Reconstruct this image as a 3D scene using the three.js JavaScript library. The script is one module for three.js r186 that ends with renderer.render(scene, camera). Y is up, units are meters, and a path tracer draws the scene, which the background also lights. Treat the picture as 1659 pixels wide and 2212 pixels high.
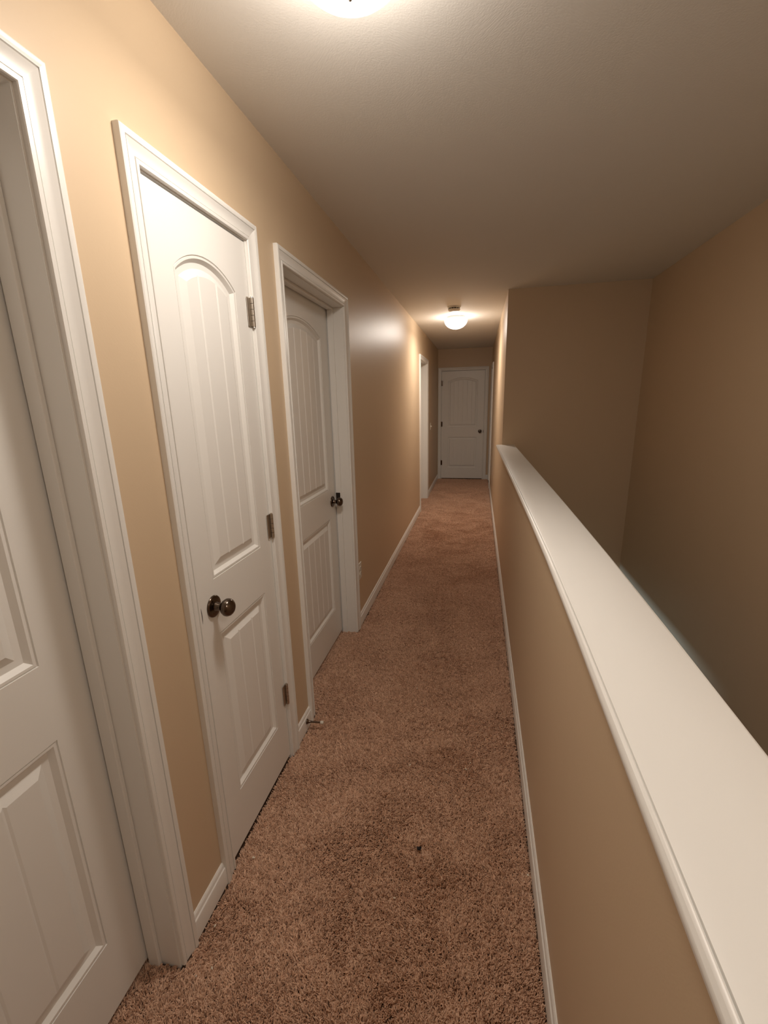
import * as THREE from 'three';
import { mergeGeometries, toCreasedNormals } from 'three/addons/utils/BufferGeometryUtils.js';
import { RoundedBoxGeometry } from 'three/addons/geometries/RoundedBoxGeometry.js';
import { ImprovedNoise } from 'three/addons/math/ImprovedNoise.js';
import { RectAreaLightUniformsLib } from 'three/addons/lights/RectAreaLightUniformsLib.js';

// ---------------------------------------------------------------- camera, exposure
// The hall runs along -z; "d" below is the distance along it (z = -d). x = 0 is the left wall, y = 0 the carpet.
const scene = new THREE.Scene();
scene.background = new THREE.Color(0x000000);
const camera = new THREE.PerspectiveCamera(2 * Math.atan(1106 / 943.4) * 180 / Math.PI, 1659 / 2212, 0.02, 60);
camera.position.set(0.7733, 1.5188, 0);
camera.up.set(-0.02813, 0.96917, -0.2448);
camera.lookAt(0.7733 - 0.2055, 1.5188 - 0.24527, -0.94742);
scene.add(camera);
const renderer = new THREE.WebGLRenderer({ antialias: true });
renderer.toneMapping = THREE.LinearToneMapping;
renderer.toneMappingExposure = 1.05;
renderer.shadowMap.enabled = true;
RectAreaLightUniformsLib.init();
const LAMP_CANDELA = 0.65, LAMP_NITS = 62;         // each ceiling lamp: its sides, its underside
const LAMP_COLOR = new THREE.Color().setRGB(1.0, 0.91, 0.81);

// ---------------------------------------------------------------- helpers
let seed = 12345;
const rnd = () => { seed = (seed * 1664525 + 1013904223) >>> 0; return seed / 4294967296; };
const noise = new ImprovedNoise();
const taken = new Map();
function numbered(n) { const k = taken.get(n) ?? 0; taken.set(n, k + 1); return k ? n + '_' + String(k).padStart(3, '0') : n; }
function mesh(name, geo, mat, parent) {
  const m = new THREE.Mesh(geo, mat); m.name = parent ? name : numbered(name);
  m.castShadow = m.receiveShadow = true; (parent ?? scene).add(m); return m;
}
function group(name, [x, y, z], turn = 0) { const g = new THREE.Group(); g.name = numbered(name); g.position.set(x, y, z); g.rotation.y = turn; scene.add(g); return g; }
function tag(o, label, category, { group: gr, kind } = {}) { o.userData.label = label; o.userData.category = category; if (gr) o.userData.group = gr; if (kind) o.userData.kind = kind; return o; }
const structure = { kind: 'structure' };
function box(x0, x1, y0, y1, d0, d1) { const g = new THREE.BoxGeometry(x1 - x0, y1 - y0, d1 - d0); boxUV(g, x1 - x0, y1 - y0, d1 - d0); g.translate((x0 + x1) / 2, (y0 + y1) / 2, -(d0 + d1) / 2); return g; }
function boxUV(g, w, h, l) {                      // uv in metres
  const uv = g.attributes.uv, s = [[l, h], [l, h], [w, l], [w, l], [w, h], [w, h]];
  for (let i = 0; i < 24; i++) uv.setXY(i, uv.getX(i) * s[i >> 2][0], uv.getY(i) * s[i >> 2][1]);
}
function tris(list) { const g = new THREE.BufferGeometry(); g.setAttribute('position', new THREE.Float32BufferAttribute(list, 3)); g.computeVertexNormals(); return g; }
// rings of 3D points (each ring has the same number of points) joined into a skin
function loft(rings, { closed = true, caps = true, crease = 0.5 } = {}) {
  const out = [], n = rings[0].length, put = (...p) => p.forEach(q => out.push(q[0], q[1], q[2]));
  for (let r = 0; r + 1 < rings.length; r++) for (let i = 0; i < (closed ? n : n - 1); i++) {
    const a = rings[r][i], b = rings[r][(i + 1) % n], c = rings[r + 1][(i + 1) % n], d = rings[r + 1][i];
    put(a, b, c); put(a, c, d);
  }
  if (caps) for (const [ring, flip] of [[rings[0], true], [rings[rings.length - 1], false]]) {
    const s = capAxes(ring), f = THREE.ShapeUtils.triangulateShape(s, []);
    for (const t of f) { const q = t.map(k => ring[k]); put(...(flip !== (THREE.ShapeUtils.area(s) < 0) ? [q[2], q[1], q[0]] : q)); }
  }
  return toCreasedNormals(tris(out), crease);
}
function capAxes(ring) {                           // project a planar ring on its main plane
  const n = [0, 0, 0];
  ring.forEach((a, i) => { const b = ring[(i + 1) % ring.length]; n[0] += (a[1] - b[1]) * (a[2] + b[2]); n[1] += (a[2] - b[2]) * (a[0] + b[0]); n[2] += (a[0] - b[0]) * (a[1] + b[1]); });
  const k = n.map(Math.abs), m = k.indexOf(Math.max(...k));
  return ring.map(p => new THREE.Vector2(p[(m + 1) % 3], p[(m + 2) % 3]));
}
const join = (...g) => mergeGeometries(g.map(q => { const r = q.index ? q.toNonIndexed() : q; for (const k of Object.keys(r.attributes)) if (k !== 'position' && k !== 'normal') r.deleteAttribute(k); return r; }));

// ---------------------------------------------------------------- materials
function noiseTexture(size, fn) {
  const data = new Uint8Array(size * size * 4);
  for (let j = 0; j < size; j++) for (let i = 0; i < size; i++) { const v = Math.max(0, Math.min(255, fn(i / size, j / size) * 255)), k = (j * size + i) * 4; data[k] = data[k + 1] = data[k + 2] = v; data[k + 3] = 255; }
  const t = new THREE.DataTexture(data, size, size); t.wrapS = t.wrapT = THREE.RepeatWrapping; t.magFilter = THREE.LinearFilter; t.minFilter = THREE.LinearFilter; t.needsUpdate = true; return t;
}
// tileable: noise sampled on two circles
function tile(u, v, f, s) { const a = u * 2 * Math.PI, b = v * 2 * Math.PI; return noise.noise(Math.cos(a) * f + s, Math.sin(a) * f + Math.cos(b) * f, Math.sin(b) * f + s * 1.7); }
const rollerTex = noiseTexture(512, (u, v) => 0.5 + 0.3 * tile(u, v, 14, 3.1) + 0.22 * tile(u, v, 31, 8.7));
rollerTex.repeat.set(2.2, 2.2);
const rgb = (r, g, b) => new THREE.Color().setRGB(r, g, b);
const wallPaint = new THREE.MeshPhysicalMaterial({ color: rgb(0.66, 0.505, 0.345), roughness: 0.42, ior: 1.36, bumpMap: rollerTex, bumpScale: 0.00012 });
const ceilingPaint = new THREE.MeshStandardMaterial({ color: rgb(0.87, 0.84, 0.79), roughness: 0.85, bumpMap: rollerTex, bumpScale: 0.0004 });
const whitePaint = new THREE.MeshPhysicalMaterial({ color: rgb(0.86, 0.84, 0.805), roughness: 0.33, ior: 1.4 });
const bronze = new THREE.MeshStandardMaterial({ color: rgb(0.15, 0.115, 0.092), metalness: 1, roughness: 0.2 });
const nickel = new THREE.MeshStandardMaterial({ color: rgb(0.54, 0.49, 0.43), metalness: 1, roughness: 0.34 });
const darkMetal = new THREE.MeshStandardMaterial({ color: rgb(0.05, 0.04, 0.035), metalness: 0.6, roughness: 0.45 });
const plastic = new THREE.MeshStandardMaterial({ color: rgb(0.82, 0.78, 0.7), roughness: 0.4 });
const slotDark = new THREE.MeshStandardMaterial({ color: rgb(0.03, 0.025, 0.02), roughness: 0.7 });
const carpetBase = new THREE.MeshStandardMaterial({ color: rgb(0.11, 0.062, 0.04), roughness: 1 });
const yarn = new THREE.MeshPhysicalMaterial({ color: rgb(1, 1, 1), roughness: 0.85, sheen: 0.9, sheenColor: rgb(0.62, 0.44, 0.36), sheenRoughness: 0.5 });
const subfloor = new THREE.MeshStandardMaterial({ color: rgb(0.35, 0.27, 0.19), roughness: 0.9 });

// ---------------------------------------------------------------- dimensions
const H = 2.435, W = 0.997, WT = 0.135, D_END = 8.668, D_CORNER = 4.274, X_STAIR = 2.129, HALF_BACK = 1.11, D_BACK = -1.9, D_STAIR = -0.45;
const STOREY = -2.75, DECK = -0.3;
// doors: centre along the wall, slab width, flush (swings into the hall) or set back
const CASE_W = 0.057, OPEN_EXTRA = 0.006, REVEAL = 0.005, SLAB_H = 2.04, CASE_TOP = 2.105;
const outerHalf = sw => sw / 2 + OPEN_EXTRA / 2 + REVEAL + CASE_W;
const doors = {
  d1: { c: 0.792 - outerHalf(0.71), sw: 0.71 },
  d2: { c: (0.9532 + 1.5534) / 2, sw: 0.47 },
  d3: { c: (1.7127 + 2.6475) / 2, sw: 0.805 },
  d4: { c: 6.42, sw: 0.81 },
  d5: { c: 0.474, sw: 0.80 },
  d6: { c: 8.17, sw: 0.75 },
};
const OPEN_TOP = SLAB_H + 0.005;
const roughHalf = d => d.sw / 2 + OPEN_EXTRA / 2;

// a wall with door openings, drawn in its own plane (u along, y up), its room face at w = 0
function wallWithOpenings(u0, u1, y0, y1, openings, thick) {
  const s = new THREE.Shape();
  s.moveTo(u0, y0);
  for (const o of [...openings].sort((a, b) => a.c - b.c)) {
    const h = roughHalf(o) + 0.018;
    s.lineTo(o.c - h, y0); s.lineTo(o.c - h, OPEN_TOP + 0.018); s.lineTo(o.c + h, OPEN_TOP + 0.018); s.lineTo(o.c + h, y0);
  }
  s.lineTo(u1, y0); s.lineTo(u1, y1); s.lineTo(u0, y1); s.closePath();
  const g = new THREE.ExtrudeGeometry(s, { depth: thick, bevelEnabled: false }); g.translate(0, 0, -thick); return g;
}

// ---------------------------------------------------------------- the setting
{
  const fl = tag(mesh('floor', join(box(-WT, HALF_BACK, DECK, -0.012, D_BACK, D_END + 0.12), box(HALF_BACK, X_STAIR, DECK, -0.012, D_BACK, D_STAIR)), carpetBase),
    'brown carpeted hallway floor between the doors and the half wall', 'floor', structure);
  tag(mesh('ceiling', box(-WT, X_STAIR + 0.12, H, H + 0.12, D_BACK - 0.12, D_END + 0.12), ceilingPaint), 'plain off-white ceiling over hallway and stairwell', 'ceiling', structure);

  const wl = mesh('wall_left', wallWithOpenings(D_BACK, D_END, -0.012, H, [doors.d1, doors.d2, doors.d3, doors.d4], WT), wallPaint);
  wl.rotation.y = Math.PI / 2; tag(wl, 'long beige satin hallway wall holding the row of white doors', 'wall', structure);
  const we = mesh('wall_end', wallWithOpenings(-WT, HALF_BACK, -0.012, H, [doors.d5], 0.12), wallPaint);
  we.position.z = -D_END; tag(we, 'beige wall closing the far end of the hallway', 'wall', structure);
  const wr = mesh('wall_right', wallWithOpenings(-D_END, -D_CORNER, -0.012, H, [{ c: -doors.d6.c, sw: doors.d6.sw }], HALF_BACK - W), wallPaint);
  wr.rotation.y = -Math.PI / 2; wr.position.x = W; tag(wr, 'beige full-height wall facing the narrow end of the hallway', 'wall', structure);
  tag(mesh('wall_half', box(W, HALF_BACK, DECK, 1.079, D_STAIR, D_CORNER), wallPaint), 'beige half wall between hallway carpet and stairwell', 'wall', structure);
  tag(mesh('wall_stairwell_end', box(HALF_BACK, X_STAIR, DECK, H, D_CORNER, D_CORNER + 0.115), wallPaint), 'beige wall at the end of the stairwell, meeting the half wall cap', 'wall', structure);
  tag(mesh('wall_stairwell_right', box(X_STAIR, X_STAIR + 0.12, STOREY, H, D_BACK - 0.12, 6.3), wallPaint), 'tall brown-beige wall across the stairwell from the half wall', 'wall', structure);
  tag(mesh('wall_back', box(-WT, X_STAIR, -0.012, H, D_BACK - 0.12, D_BACK), wallPaint), 'beige wall closing the stair landing', 'wall', structure);

  // the storey below, open to the stairwell
  tag(mesh('wall_stairs', box(W, HALF_BACK, STOREY, DECK, D_STAIR, 2.85), wallPaint), 'beige wall enclosing the upper flight below the half wall', 'wall', structure);
  tag(mesh('floor_downstairs', box(-2.3, X_STAIR, STOREY - 0.1, STOREY, -1.2, 6.3), subfloor), 'lower storey floor under the stairwell', 'floor', structure);
  tag(mesh('ceiling_downstairs', join(box(-2.3, -WT, DECK, DECK + 0.12, -1.2, 6.3), box(HALF_BACK, X_STAIR, DECK, DECK + 0.12, D_CORNER + 0.115, 6.3)), ceilingPaint), 'lower storey ceiling beside the stairwell', 'ceiling', structure);
  const wd = mesh('wall_downstairs', join(box(-2.3, X_STAIR, STOREY, DECK, -1.32, -1.2), box(-2.3, X_STAIR, STOREY, DECK, 6.3, 6.42),
    box(-2.42, -2.3, STOREY, -1.3, -1.32, 6.42), box(-2.42, -2.3, -1.0, DECK, -1.32, 6.42), box(-2.42, -2.3, -1.3, -1.0, -1.32, 2.4), box(-2.42, -2.3, -1.3, -1.0, 4.6, 6.42)), wallPaint);
  tag(wd, 'lower storey walls around the foot of the stairs', 'wall', structure);
  const win = group('window_1', [-2.36, -1.15, -3.5]);
  mesh('pane', new THREE.BoxGeometry(0.006, 0.24, 2.14), new THREE.MeshStandardMaterial({ color: rgb(0.7, 0.8, 0.9), emissive: rgb(0.55, 0.78, 1.0), emissiveIntensity: 1.2, roughness: 0.1 }), win);
  mesh('window_frame', join(new THREE.BoxGeometry(0.06, 0.03, 2.2).translate(0, 0.135, 0), new THREE.BoxGeometry(0.06, 0.03, 2.2).translate(0, -0.135, 0), new THREE.BoxGeometry(0.06, 0.24, 0.03).translate(0, 0, 1.085), new THREE.BoxGeometry(0.06, 0.24, 0.03).translate(0, 0, -1.085), new THREE.BoxGeometry(0.06, 0.24, 0.03)), whitePaint, win);
  tag(win, 'daylit transom window of the lower storey', 'window', structure);
  const day = new THREE.RectAreaLight(rgb(0.5, 0.76, 1.0), 34, 2.1, 0.24); day.position.set(-2.29, -1.15, -3.5); day.lookAt(0, -1.15, -3.5); scene.add(day);

  const st = group('floor_stairs', [0, 0, 0]);
  for (let k = 0; k < 13; k++) mesh('step', box(HALF_BACK, X_STAIR, k === 12 ? STOREY : -0.195 * (k + 1) - 0.25, -0.195 * (k + 1), D_STAIR + 0.255 * k, D_STAIR + 0.255 * (k + 1)), carpetBase, st);
  tag(st, 'carpeted stairs descending behind the half wall', 'stairs', structure);
}

// ---------------------------------------------------------------- half wall cap
{
  // bullnosed board, its hall edge beaded; the run is very slightly bowed
  const prof = [[0.003, -0.020], [0.0, -0.0165], [-0.0006, -0.012], [0.0006, -0.007], [0.0035, -0.003], [0.0072, -0.0012], [0.0086, -0.0022], [0.0089, -0.0052], [0.0103, -0.0052], [0.0106, -0.0012], [0.0125, 0], [0.160, 0], [0.165, -0.002], [0.168, -0.006], [0.168, -0.016], [0.164, -0.020]];
  const run = [[-0.5, 0.948], [0.0, 0.951], [0.25, 0.954], [0.5, 0.958], [0.8, 0.963], [1.2, 0.967], [1.6, 0.9665], [2.0, 0.964], [2.6, 0.9585], [3.2, 0.953], [3.8, 0.947], [D_CORNER, 0.943]];
  const rings = run.map(([d, x]) => prof.map(([a, b]) => [x + a, 1.0988 + b, -d])).reverse();
  tag(mesh('trim_1', loft(rings.map(r => [...r].reverse()), { crease: 0.6 }), whitePaint), 'long white painted wooden cap on top of the half wall', 'wall cap', structure);
}

// ---------------------------------------------------------------- baseboards
const baseProfile = [[0, 0], [0.0125, 0], [0.0125, 0.060], [0.0112, 0.0655], [0.0082, 0.0685], [0.0082, 0.0705], [0.0072, 0.076], [0.0045, 0.082], [0.002, 0.085], [0, 0.085]];
function baseRun(u0, u1) { return loft([u0, u1].map(u => baseProfile.map(([w, y]) => [u, y, w])).map(r => [...r].reverse()), { crease: 0.5 }); }
function baseboard(name, u0, u1, place, label) {
  const m = mesh(name, baseRun(u0, u1), whitePaint); place(m); tag(m, label, 'baseboard', structure); return m;
}
const onLeft = m => { m.rotation.y = Math.PI / 2; }, onRight = m => { m.rotation.y = -Math.PI / 2; m.position.x = W; }, onEnd = m => { m.position.z = -D_END; };
const edge = (d, s) => d.c + s * outerHalf(d.sw);
baseboard('baseboard_left', edge(doors.d1, 1), edge(doors.d2, -1), onLeft, 'short white baseboard between the set-back door and the narrow closet door');
baseboard('baseboard_left', edge(doors.d2, 1), edge(doors.d3, -1), onLeft, 'short white baseboard carrying the metal door stop');
baseboard('baseboard_left', edge(doors.d3, 1), edge(doors.d4, -1), onLeft, 'long white baseboard under the shiny stretch of left wall');
baseboard('baseboard_left', edge(doors.d4, 1), D_END, onLeft, 'white baseboard below the light switch');
baseboard('baseboard_left', D_BACK, edge(doors.d1, -1), onLeft, 'white baseboard of the stair landing');
baseboard('baseboard_right', -edge(doors.d6, -1), -D_STAIR, onRight, 'long white baseboard along the half wall and hallway wall');
baseboard('baseboard_right', -D_END, -edge(doors.d6, 1), onRight, 'white baseboard stub in the far corner');
baseboard('baseboard_end', edge(doors.d5, 1), W - 0.0125, onEnd, 'tiny white baseboard beside the far door casing');

// ---------------------------------------------------------------- doors
// local frame of a door: x across it, y up, z out of the wall towards the hall
const caseProfile = [[0, 0], [0, 0.0085], [0.0015, 0.0105], [0.0098, 0.0112], [0.0104, 0.0105], [0.0106, 0.0072], [0.0124, 0.0072], [0.0127, 0.0096], [0.022, 0.0104], [0.030, 0.0122], [0.036, 0.0150], [0.0394, 0.0165], [0.0398, 0.0130], [0.0416, 0.0130], [0.0420, 0.0172], [0.0455, 0.0185], [0.053, 0.0185], [0.0562, 0.0165], [0.057, 0.0135], [0.057, 0]];
function casing(parent, inner, top) {
  for (const s of [-1, 1]) {
    const r = [0, 1].map(k => caseProfile.map(([a, t]) => [s * (inner + a), k ? top + a : -0.004, t]));
    mesh('casing_leg', loft(s < 0 ? r : r.map(q => [...q].reverse()), { crease: 0.4 }), whitePaint, parent);
  }
  const h = [-1, 1].map(s => caseProfile.map(([a, t]) => [s * (inner + a), top + a, t]));
  mesh('casing_head', loft(h, { crease: 0.4 }), whitePaint, parent);
}
// an outline with a flat or an arched top, moved inwards by w; n points along its top
function outline(p, w, n = 22) {
  const x0 = p.x0 + w, x1 = p.x1 - w, pts = [[x0, p.y0 + w], [x1, p.y0 + w]];
  for (let i = 0; i <= n; i++) { const x = x1 + (x0 - x1) * i / n; pts.push([x, topOf(p, x, w)]); }
  return pts;
}
function topOf(p, x, w) {
  if (!p.rise) return p.y1 - w;
  const half = (p.x1 - p.x0) / 2, R = (half * half + p.rise * p.rise) / (2 * p.rise), cx = (p.x0 + p.x1) / 2, cy = p.y1 - R;
  return cy + Math.sqrt((R - w) * (R - w) - (x - cx) * (x - cx));
}
const SINK = [[0, 0], [0.0007, -0.0032], [0.0028, -0.0032], [0.0034, -0.0012], [0.0092, -0.0016], [0.0185, -0.0118], [0.033, -0.0122]];   // sticking: inset, depth
function slabGeometry(sw, panels) {
  const T = 0.035, parts = [];
  const face = new THREE.Shape([[-sw / 2, 0.012], [sw / 2, 0.012], [sw / 2, SLAB_H], [-sw / 2, SLAB_H]].map(q => new THREE.Vector2(...q)));
  for (const p of panels) face.holes.push(new THREE.Path(outline(p, 0).map(q => new THREE.Vector2(...q)).reverse()));
  parts.push(new THREE.ShapeGeometry(face));
  for (const p of panels) {
    parts.push(loft(SINK.map(([w, z]) => outline(p, w).map(([x, y]) => [x, y, z])), { caps: false, crease: 0.5 }));
    const last = SINK[SINK.length - 1], floor = new THREE.ShapeGeometry(new THREE.Shape(outline(p, last[0]).map(q => new THREE.Vector2(...q)))); floor.translate(0, 0, last[1]); parts.push(floor);
  }
  // sides and back
  const b = [[-sw / 2, 0.012], [sw / 2, 0.012], [sw / 2, SLAB_H], [-sw / 2, SLAB_H]];
  parts.push(loft([-T, 0].map(z => b.map(([x, y]) => [x, y, z])), { caps: false }));
  const back = new THREE.PlaneGeometry(sw, SLAB_H - 0.012); back.rotateY(Math.PI); back.translate(0, (SLAB_H + 0.012) / 2, -T); parts.push(back);
  return join(...parts);
}
function plankGeometry(p, u0, u1, first, last) {
  const base = SINK[SINK.length - 1], lev = [[0, 0, 0, base[1]], [0.0158, 0.0158, 0, -0.0045], [0.0205, 0.0205, 0.0050, -0.0022]], n = 8;
  const rings = lev.map(([end, outer, inner, z]) => {
    const a = u0 + (first ? outer : inner), b = u1 - (last ? outer : inner), w = base[0] + end, r = [[a, p.y0 + w, z], [b, p.y0 + w, z]];
    for (let i = 0; i <= n; i++) { const x = b + (a - b) * i / n; r.push([x, topOf(p, x, w), z]); }
    return r;
  });
  return loft(rings, { caps: true, crease: 0.25 });
}
function knobGeometry() {
  const ball = new THREE.LatheGeometry([[0.0001, 0.068], [0.010, 0.0675], [0.018, 0.0645], [0.0245, 0.0585], [0.0275, 0.051], [0.0268, 0.0435], [0.0225, 0.0365], [0.0165, 0.0325], [0.0125, 0.0295], [0.0115, 0.026], [0.0118, 0.018], [0.0150, 0.0105]].map(q => new THREE.Vector2(...q)).reverse(), 32);
  return ball.rotateX(Math.PI / 2);
}
const knobGeo = knobGeometry();
const roseGeo = new THREE.LatheGeometry([[0.034, 0], [0.034, 0.003], [0.0325, 0.0055], [0.028, 0.0075], [0.021, 0.0085], [0.0185, 0.0105], [0.0001, 0.0112]].map(q => new THREE.Vector2(...q)), 36).rotateX(Math.PI / 2);
const leafGeo = new RoundedBoxGeometry(0.030, 0.092, 0.003, 2, 0.001);
const knuckleGeo = new THREE.CylinderGeometry(0.0062, 0.0062, 0.0172, 14);
const pinGeo = new THREE.CylinderGeometry(0.0042, 0.005, 0.004, 12);

function makeDoor(name, place, { sw, flush, knobSide, strike = true, stile, label, planks, metal = nickel }) {
  const root = group(name, ...place);
  tag(root, label, 'door', structure);
  const half = sw / 2 + OPEN_EXTRA / 2, depth = root.userData.depth ?? WT;
  casing(root, half + REVEAL, OPEN_TOP + REVEAL - 0.002);
  // jamb: two legs and a head, with a stop in front of or behind the slab
  const face = flush ? -0.0025 : -0.099;
  const jm = (x0, x1, y0, y1, z0, z1) => new THREE.BoxGeometry(x1 - x0, y1 - y0, z1 - z0).translate((x0 + x1) / 2, (y0 + y1) / 2, (z0 + z1) / 2);
  const wt = depth;
  for (const s of [-1, 1]) mesh('jamb', jm(Math.min(s * half, s * (half + 0.018)), Math.max(s * half, s * (half + 0.018)), -0.01, OPEN_TOP + 0.018, -wt, 0.0), whitePaint, root);
  mesh('head_jamb', jm(-half, half, OPEN_TOP, OPEN_TOP + 0.018, -wt, 0.0), whitePaint, root);
  const [s0, s1] = flush ? [-0.075, -0.0395] : [-0.0925, -0.058];
  for (const s of [-1, 1]) mesh('stop_moulding', new RoundedBoxGeometry(0.0115, OPEN_TOP + 0.01, s1 - s0, 2, 0.0025).translate(s * (half - 0.00575), OPEN_TOP / 2 - 0.005, (s0 + s1) / 2), whitePaint, root);
  mesh('stop_moulding', new RoundedBoxGeometry(2 * half - 0.023, 0.0115, s1 - s0, 2, 0.0025).translate(0, OPEN_TOP - 0.00575, (s0 + s1) / 2), whitePaint, root);
  // slab with two sunk panels of planks
  const px = sw / 2 - stile, upper = { x0: -px, x1: px, y0: 1.006, y1: 1.928, rise: sw < 0.6 ? 0.058 : 0.062 }, lower = { x0: -px, x1: px, y0: 0.218, y1: 0.826 };
  const slab = mesh('slab', slabGeometry(sw, [upper, lower]), whitePaint, root); slab.position.z = face;
  const foot = SINK[SINK.length - 1][0];
  for (const p of [upper, lower]) {
    const a = p.x0 + foot, b = p.x1 - foot, side = sw < 0.6 ? 0.074 : (b - a) / planks, cuts = [a];
    for (let k = 1; k < planks; k++) cuts.push(sw < 0.6 ? (k === 1 ? a + side : b - side) : a + (b - a) * k / planks);
    cuts.push(b);
    for (let k = 0; k < planks; k++) mesh('plank', plankGeometry(p, cuts[k], cuts[k + 1], k === 0, k === planks - 1), whitePaint, slab);
  }
  if (knobSide) {
    const kx = knobSide * (sw / 2 - 0.068), ky = 0.925;
    const knob = mesh('knob', knobGeo, bronze, root); knob.position.set(kx, ky, face); knob.userData.label = 'dark bronze round door knob';
    mesh('rosette', roseGeo, bronze, knob);
    if (strike && !flush) mesh('strike_plate', new RoundedBoxGeometry(0.002, 0.057, 0.028, 1, 0.0008).translate(knobSide * (half - 0.0122), ky + 0.016, -0.078), darkMetal, root);
    if (strike && flush) mesh('strike_plate', new THREE.SphereGeometry(1, 16, 10).scale(0.0042, 0.027, 0.0014).translate(knobSide * (half - 0.0095), ky - 0.004, -0.0025), darkMetal, root);
    if (flush) for (const y of [1.825, 1.066, 0.319]) {
      const h = mesh('hinge', leafGeo, metal, root); h.position.set(-knobSide * (half - 0.009), y, 0.0010); h.userData.label = metal === bronze ? 'dark bronze butt hinge' : 'brushed nickel butt hinge';
      for (let k = 0; k < 5; k++) { const q = mesh('knuckle', knuckleGeo, metal, h); q.position.set(-knobSide * 0.0105, (k - 2) * 0.0184, 0.0062); }
      for (const s of [-1, 1]) { const q = mesh('pin', pinGeo, metal, h); q.position.set(-knobSide * 0.0105, s * 0.0475, 0.0062); }
    }
  }
  return root;
}
const L = d => [[0, 0, -d.c], Math.PI / 2];
makeDoor('door_1', L(doors.d1), { sw: doors.d1.sw, knobSide: -1, stile: 0.098, planks: 5, label: 'white panelled door set back in a deep frame, only partly in view' });
makeDoor('door_2', L(doors.d2), { sw: doors.d2.sw, flush: true, knobSide: -1, stile: 0.084, planks: 3, label: 'narrow white arch-panel closet door with three exposed hinges' });
makeDoor('door_3', L(doors.d3), { sw: doors.d3.sw, knobSide: 1, stile: 0.122, planks: 6, label: 'white arch-panel door set back in its frame beside the wall outlet' });
makeDoor('door_4', L(doors.d4), { sw: doors.d4.sw, knobSide: -1, stile: 0.122, planks: 6, label: 'white recessed door seen edge-on before the light switch' });
makeDoor('door_5', [[doors.d5.c, 0, -D_END], 0], { sw: doors.d5.sw, flush: true, metal: bronze, knobSide: 1, stile: 0.118, planks: 6, label: 'white arch-panel door closing the far end of the hallway' });
makeDoor('door_6', [[W, 0, -doors.d6.c], -Math.PI / 2], { sw: doors.d6.sw, knobSide: 1, stile: 0.118, planks: 5, label: 'white door casing seen edge-on in the right hallway wall' });

// ---------------------------------------------------------------- ceiling lamps
const opalGlass = new THREE.MeshStandardMaterial({ color: rgb(0.9, 0.88, 0.84), roughness: 0.3, emissive: rgb(1.0, 0.95, 0.87), emissiveIntensity: 1.6 });
const panMetal = new THREE.MeshStandardMaterial({ color: rgb(0.7, 0.69, 0.66), roughness: 0.4 });
function ceilingLamp(x, d, label, power = 1, side = power) {

  const g = group('ceiling_lamp', [x, H, -d]);
  tag(g, label, 'lamp', { group: 'flush ceiling lamps' });
  mesh('canopy', new THREE.LatheGeometry([[0.0001, 0], [0.098, 0], [0.100, -0.004], [0.100, -0.024], [0.094, -0.030], [0.0001, -0.030]].map(q => new THREE.Vector2(...q)).reverse(), 48), panMetal, g);
  const pts = []; for (let i = 0; i <= 18; i++) { const t = i / 18 * Math.PI / 2; pts.push(new THREE.Vector2(Math.max(0.0001, 0.131 * Math.cos(t)), -0.037 - 0.097 * Math.sin(t))); }
  const dome = [new THREE.Vector2(0.096, -0.0315), new THREE.Vector2(0.1285, -0.033), ...pts].reverse();
  mesh('glass_dome', new THREE.LatheGeometry(dome, 48), opalGlass, g);
  mesh('finial', new THREE.LatheGeometry([[0.0001, -0.141], [0.0028, -0.1405], [0.0038, -0.138], [0.0032, -0.1365], [0.005, -0.1352], [0.0001, -0.134]].map(q => new THREE.Vector2(...q)), 16), nickel, g);
  const bulb = new THREE.PointLight(LAMP_COLOR, LAMP_CANDELA * side, 0, 2); bulb.position.set(0, -0.082, 0); bulb.castShadow = true; bulb.shadow.radius = 3.2; g.add(bulb);
  const under = new THREE.RectAreaLight(LAMP_COLOR, LAMP_NITS * power, 0.19, 0.19); under.position.set(0, -0.149, 0); under.rotation.x = -Math.PI / 2; g.add(under);
  return g;
}
ceilingLamp(0.50, 1.06, 'glowing opal dome lamp on the ceiling over the closet door', 0.92);
ceilingLamp(0.49, 5.43, 'glowing opal dome lamp on the ceiling beside the smoke detector', 1.65, 1.0);
ceilingLamp(1.62, -0.35, 'glowing opal dome lamp over the stair landing', 0.7);

// ---------------------------------------------------------------- smoke detector
{
  const g = group('smoke_detector', [0.50, H, -4.86]);
  tag(g, 'small round white smoke detector on the ceiling next to the far lamp', 'smoke detector');
  mesh('base_ring', new THREE.LatheGeometry([[0.0001, 0], [0.066, 0], [0.067, -0.004], [0.066, -0.014], [0.0001, -0.014]].map(q => new THREE.Vector2(...q)).reverse(), 36), plastic, g);
  mesh('cover', new THREE.LatheGeometry([[0.056, -0.024], [0.061, -0.026], [0.061, -0.032], [0.052, -0.041], [0.030, -0.045], [0.0001, -0.0455]].map(q => new THREE.Vector2(...q)).reverse(), 36), plastic, g);
  mesh('vent_core', new THREE.CylinderGeometry(0.046, 0.046, 0.014, 28).translate(0, -0.019, 0), slotDark, g);
  for (let k = 0; k < 12; k++) { const a = k / 12 * Math.PI * 2; const f = mesh('vent_fin', new THREE.BoxGeometry(0.014, 0.012, 0.004), plastic, g); f.position.set(0.053 * Math.cos(a), -0.0195, 0.053 * Math.sin(a)); f.rotation.y = -a; }
}

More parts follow.
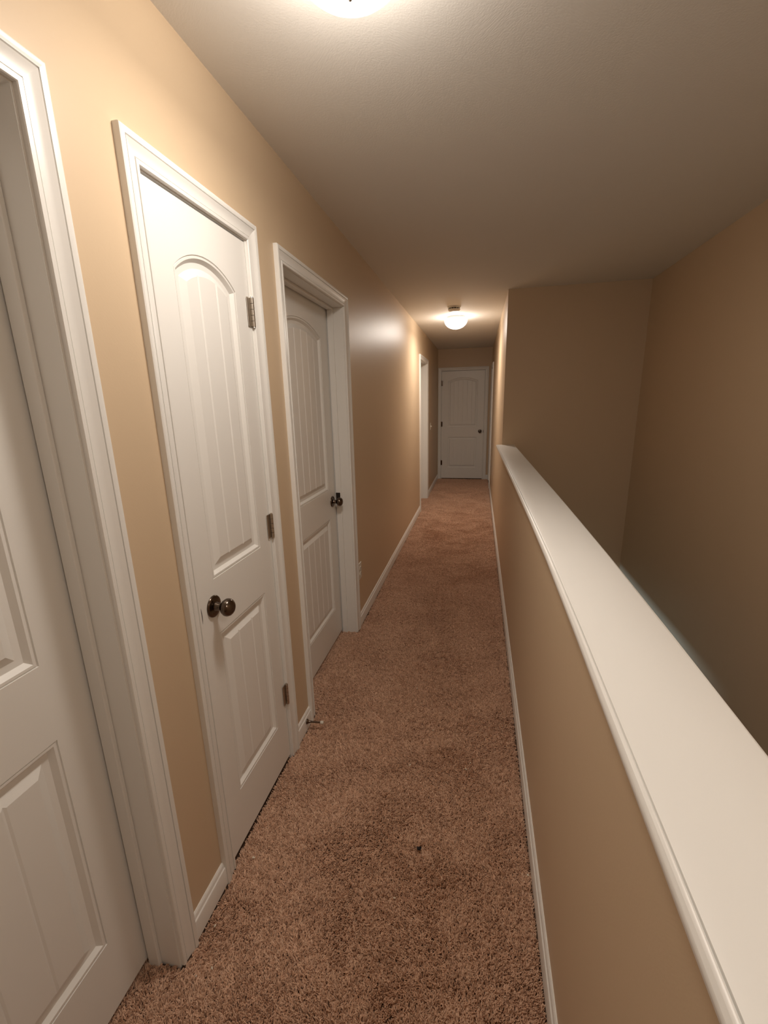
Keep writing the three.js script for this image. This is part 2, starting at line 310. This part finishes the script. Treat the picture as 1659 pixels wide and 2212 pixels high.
// ---------------------------------------------------------------- outlet and switch
function wallPlate(name, d, y, label, category) {
  const g = group(name, [0, y, -d], Math.PI / 2); tag(g, label, category);
  mesh('plate', new RoundedBoxGeometry(0.07, 0.115, 0.006, 3, 0.0025).translate(0, 0, 0.003), plastic, g);
  return g;
}
{
  const o = wallPlate('wall_outlet', 2.722, 0.39, 'ivory duplex outlet low on the wall by the door casing', 'outlet');
  for (const s of [-1, 1]) {
    const r = mesh('receptacle', new THREE.CylinderGeometry(0.0165, 0.0165, 0.004, 24).rotateX(Math.PI / 2).translate(0, s * 0.0195, 0.0075), plastic, o);
    for (const k of [-1, 1]) mesh('slot', new THREE.BoxGeometry(0.0022, 0.008, 0.001).translate(k * 0.006, s * 0.0195 + 0.003, 0.0096), slotDark, r);
    mesh('ground_hole', new THREE.CylinderGeometry(0.0025, 0.0025, 0.001, 12).rotateX(Math.PI / 2).translate(0, s * 0.0195 - 0.0075, 0.0096), slotDark, r);
  }
  mesh('screw', new THREE.CylinderGeometry(0.003, 0.003, 0.0015, 12).rotateX(Math.PI / 2).translate(0, 0, 0.0065), nickel, o);
  const s = wallPlate('light_switch', 7.36, 1.10, 'ivory toggle light switch on the wall before the far door', 'light switch');
  mesh('toggle', new RoundedBoxGeometry(0.010, 0.022, 0.016, 2, 0.002).rotateX(-0.4).translate(0, 0.003, 0.011), plastic, s);
  for (const k of [-1, 1]) mesh('screw', new THREE.CylinderGeometry(0.003, 0.003, 0.0015, 12).rotateX(Math.PI / 2).translate(0, k * 0.042, 0.0065), nickel, s);
}

// ---------------------------------------------------------------- door stop
{
  const g = group('door_stop', [0.0125, 0.047, -1.655], 0); g.rotation.set(0, 0.08, 0);
  tag(g, 'small metal door stop with white rubber tip on the baseboard', 'door stop');
  mesh('rod', new THREE.LatheGeometry([[0.0001, 0], [0.0125, 0], [0.0125, 0.003], [0.009, 0.007], [0.006, 0.014], [0.0045, 0.022], [0.004, 0.068], [0.0001, 0.068]].map(q => new THREE.Vector2(...q)), 20).rotateZ(-Math.PI / 2), bronze, g);
  mesh('rubber_tip', new THREE.LatheGeometry([[0.0001, 0.066], [0.006, 0.066], [0.0075, 0.069], [0.0075, 0.077], [0.006, 0.081], [0.0001, 0.082]].map(q => new THREE.Vector2(...q)), 20).rotateZ(-Math.PI / 2), new THREE.MeshStandardMaterial({ color: rgb(0.72, 0.68, 0.6), roughness: 0.6 }), g);
}

// ---------------------------------------------------------------- carpet pile
{
  function yarnStrand(ox, oz, lean, dir, len, r) {
    const rings = [], N = 4, S = 3;
    for (let k = 0; k <= S; k++) {
      const t = k / S, rr = r * (1 - 0.22 * t * t), off = lean * t * t, y = len * t * (1 - 0.25 * lean / len * t);
      const cx = ox + Math.cos(dir) * off, cz = oz + Math.sin(dir) * off, ring = [];
      for (let i = 0; i < N; i++) { const a = -i / N * Math.PI * 2 + t * 1.3; ring.push([cx + Math.cos(a) * rr, y, cz + Math.sin(a) * rr]); }
      rings.push(ring);
    }
    const tip = rings[S].map(q => [...q]), c = tip.reduce((s, q) => [s[0] + q[0] / N, 0, s[2] + q[2] / N], [0, 0, 0]);
    rings.push(tip.map(q => [c[0] + (q[0] - c[0]) * 0.4, q[1] + 0.0012, c[2] + (q[2] - c[2]) * 0.4]));
    return loft(rings, { crease: 1.2 });
  }
  const variants = [];
  for (let v = 0; v < 3; v++) {
    const s = []; for (let k = 0; k < 3; k++) { const a = k / 3 * Math.PI * 2 + rnd(), q = 0.0022 + rnd() * 0.0012; s.push(yarnStrand(Math.cos(a) * q, Math.sin(a) * q, 0.004 + rnd() * 0.004, (rnd() - 0.5) * 2.4, 0.0105 + rnd() * 0.0035, 0.0014 + rnd() * 0.0004)); }
    variants.push(mergeGeometries(s));
  }
  // the carpeted area: the hall and the door recesses
  const recess = [doors.d1, doors.d3, doors.d4].map(d => [d.c - roughHalf(d) + 0.004, d.c + roughHalf(d) - 0.004]);
  const spots = [], step = 0.0056;
  for (let d = -0.3; d < D_END - 0.005; d += step) for (let x = -0.125; x < W - 0.014; x += step) {
    const px = x + (rnd() - 0.5) * step, pd = d + (rnd() - 0.5) * step;
    if (px < 0.014 && !recess.some(([a, b]) => pd > a && pd < b) && !(px > 0.002 && Math.abs(pd - doors.d2.c) < doors.d2.sw / 2)) continue;
    spots.push([px, pd]);
  }
  const cp = group('carpet', [0, 0, 0]);
  tag(cp, 'brown shag carpet pile covering the hallway floor', 'carpet', { kind: 'stuff' });
  const tones = [[0.69, 0.44, 0.305], [0.62, 0.38, 0.255], [0.50, 0.295, 0.192], [0.75, 0.50, 0.355]];
  const per = Math.ceil(spots.length / 3), up = new THREE.Vector3(), q = new THREE.Quaternion(), q2 = new THREE.Quaternion(), m4 = new THREE.Matrix4(), sc = new THREE.Vector3(), pos = new THREE.Vector3(), col = new THREE.Color(), Y = new THREE.Vector3(0, 1, 0);
  const lists = [[], [], []];
  spots.forEach((s, i) => lists[Math.floor(rnd() * 3)].push(s));
  lists.forEach((list, v) => {
    const im = new THREE.InstancedMesh(variants[v], yarn, list.length); im.name = 'pile'; im.userData.kind = 'stuff'; im.castShadow = im.receiveShadow = true;
    list.forEach(([x, d], i) => {
      // the lay of the pile: trodden patches lean one way or the other
      const wx = x + 0.06 * noise.noise(x * 6, d * 6, 4.2), wd = d + 0.06 * noise.noise(x * 6, d * 6, 9.9);
      const n1 = noise.noise(wx * 4.2, wd * 5.5, 1.5) + 0.55 * noise.noise(wx * 11, wd * 15, 7.1), n2 = noise.noise(wx * 30, wd * 60, 2.2);
      const ang = noise.noise(wx * 3.1, wd * 3.1, 12.3) * 2.6 + (rnd() - 0.5) * 1.1;
      const along = 1.0 * n1 + 0.4 * n2, across = 0.25 * Math.sin(ang);
      up.set(across + (rnd() - 0.5) * 0.8, 1, along + (rnd() - 0.5) * 0.5).normalize();
      q.setFromUnitVectors(Y, up); q2.setFromAxisAngle(Y, ang * 2 + rnd() * 3); q.multiply(q2);
      const crack = Math.abs(noise.noise(wx * 17, wd * 46, 5.3)) < 0.085 + 0.08 * n1;        // parted pile
      const h = (0.88 + 0.2 * rnd() + 0.2 * n1) * (crack ? 0.5 : 1); sc.set(1.05, h, 1.05);
      m4.compose(pos.set(x, -0.0115, -d), q, sc); im.setMatrixAt(i, m4);
      const t = tones[Math.min(3, Math.floor(rnd() * 4))], k = 0.92 + 0.16 * rnd(); im.setColorAt(i, col.setRGB(t[0] * k, t[1] * k, t[2] * k));
    });
    cp.add(im);
  });
}

// ---------------------------------------------------------------- crumbs and lint on the carpet
{
  const crumbMat = new THREE.MeshStandardMaterial({ color: rgb(0.78, 0.7, 0.58), roughness: 0.8 });
  const shape = new THREE.IcosahedronGeometry(0.0026, 1), p = shape.attributes.position;
  for (let i = 0; i < p.count; i++) { const k = 1 + 0.5 * noise.noise(p.getX(i) * 700, p.getY(i) * 700, p.getZ(i) * 700); p.setXYZ(i, p.getX(i) * k * 1.5, p.getY(i) * k * 0.8, p.getZ(i) * k); }
  shape.computeVertexNormals();
  const open = 'tiny pale crumb lying out on the open brown carpet', foot = 'tiny pale crumb at the foot of the set-back door frame';
  for (const [x, d, s, say = open] of [[0.488, 2.051, 1], [0.605, 1.754, 1], [0.528, 1.533, 1.2], [0.764, 1.554, 1.3], [0.781, 1.592, 0.9], [0.338, 2.108, 0.8], [0.057, 1.043, 1.3, 'pale crumb beside the narrow closet door'], [0.042, 0.834, 1, 'pale crumb against the short baseboard by the closet door'], [0.059, 0.717, 1, foot], [0.092, 0.741, 0.9, foot], [0.557, 1.011, 0.9], [0.974, 1.161, 1, 'pale crumb against the half wall baseboard']]) {
    const c = tag(mesh('crumb', shape, crumbMat), say, 'crumb', { group: 'crumbs on the carpet' });
    c.position.set(x, 0.0045, -d); c.rotation.set(rnd(), rnd() * 6, rnd()); c.scale.setScalar(s);
  }
  const tube = (pts, r) => new THREE.TubeGeometry(new THREE.CatmullRomCurve3(pts.map(a => new THREE.Vector3(...a))), 40, r, 5);
  const fluff = []; for (let k = 0; k < 5; k++) { const pts = []; for (let i = 0; i < 9; i++) pts.push([(rnd() - 0.5) * 0.014, rnd() * 0.007, (rnd() - 0.5) * 0.012]); fluff.push(tube(pts, 0.0011)); }
  fluff.push(tube([[-0.004, 0.003, 0], [-0.012, 0.004, -0.002], [-0.018, 0.002, 0.002]], 0.0007));
  const l = tag(mesh('lint', join(...fluff), new THREE.MeshStandardMaterial({ color: rgb(0.02, 0.018, 0.02), roughness: 1 })), 'small black tuft of lint lying on the carpet', 'lint');
  l.position.set(0.613, 0.003, -1.18);
}

scene.traverse(o => { if (o.isMesh) { o.castShadow = true; o.receiveShadow = true; } });
renderer.render(scene, camera);
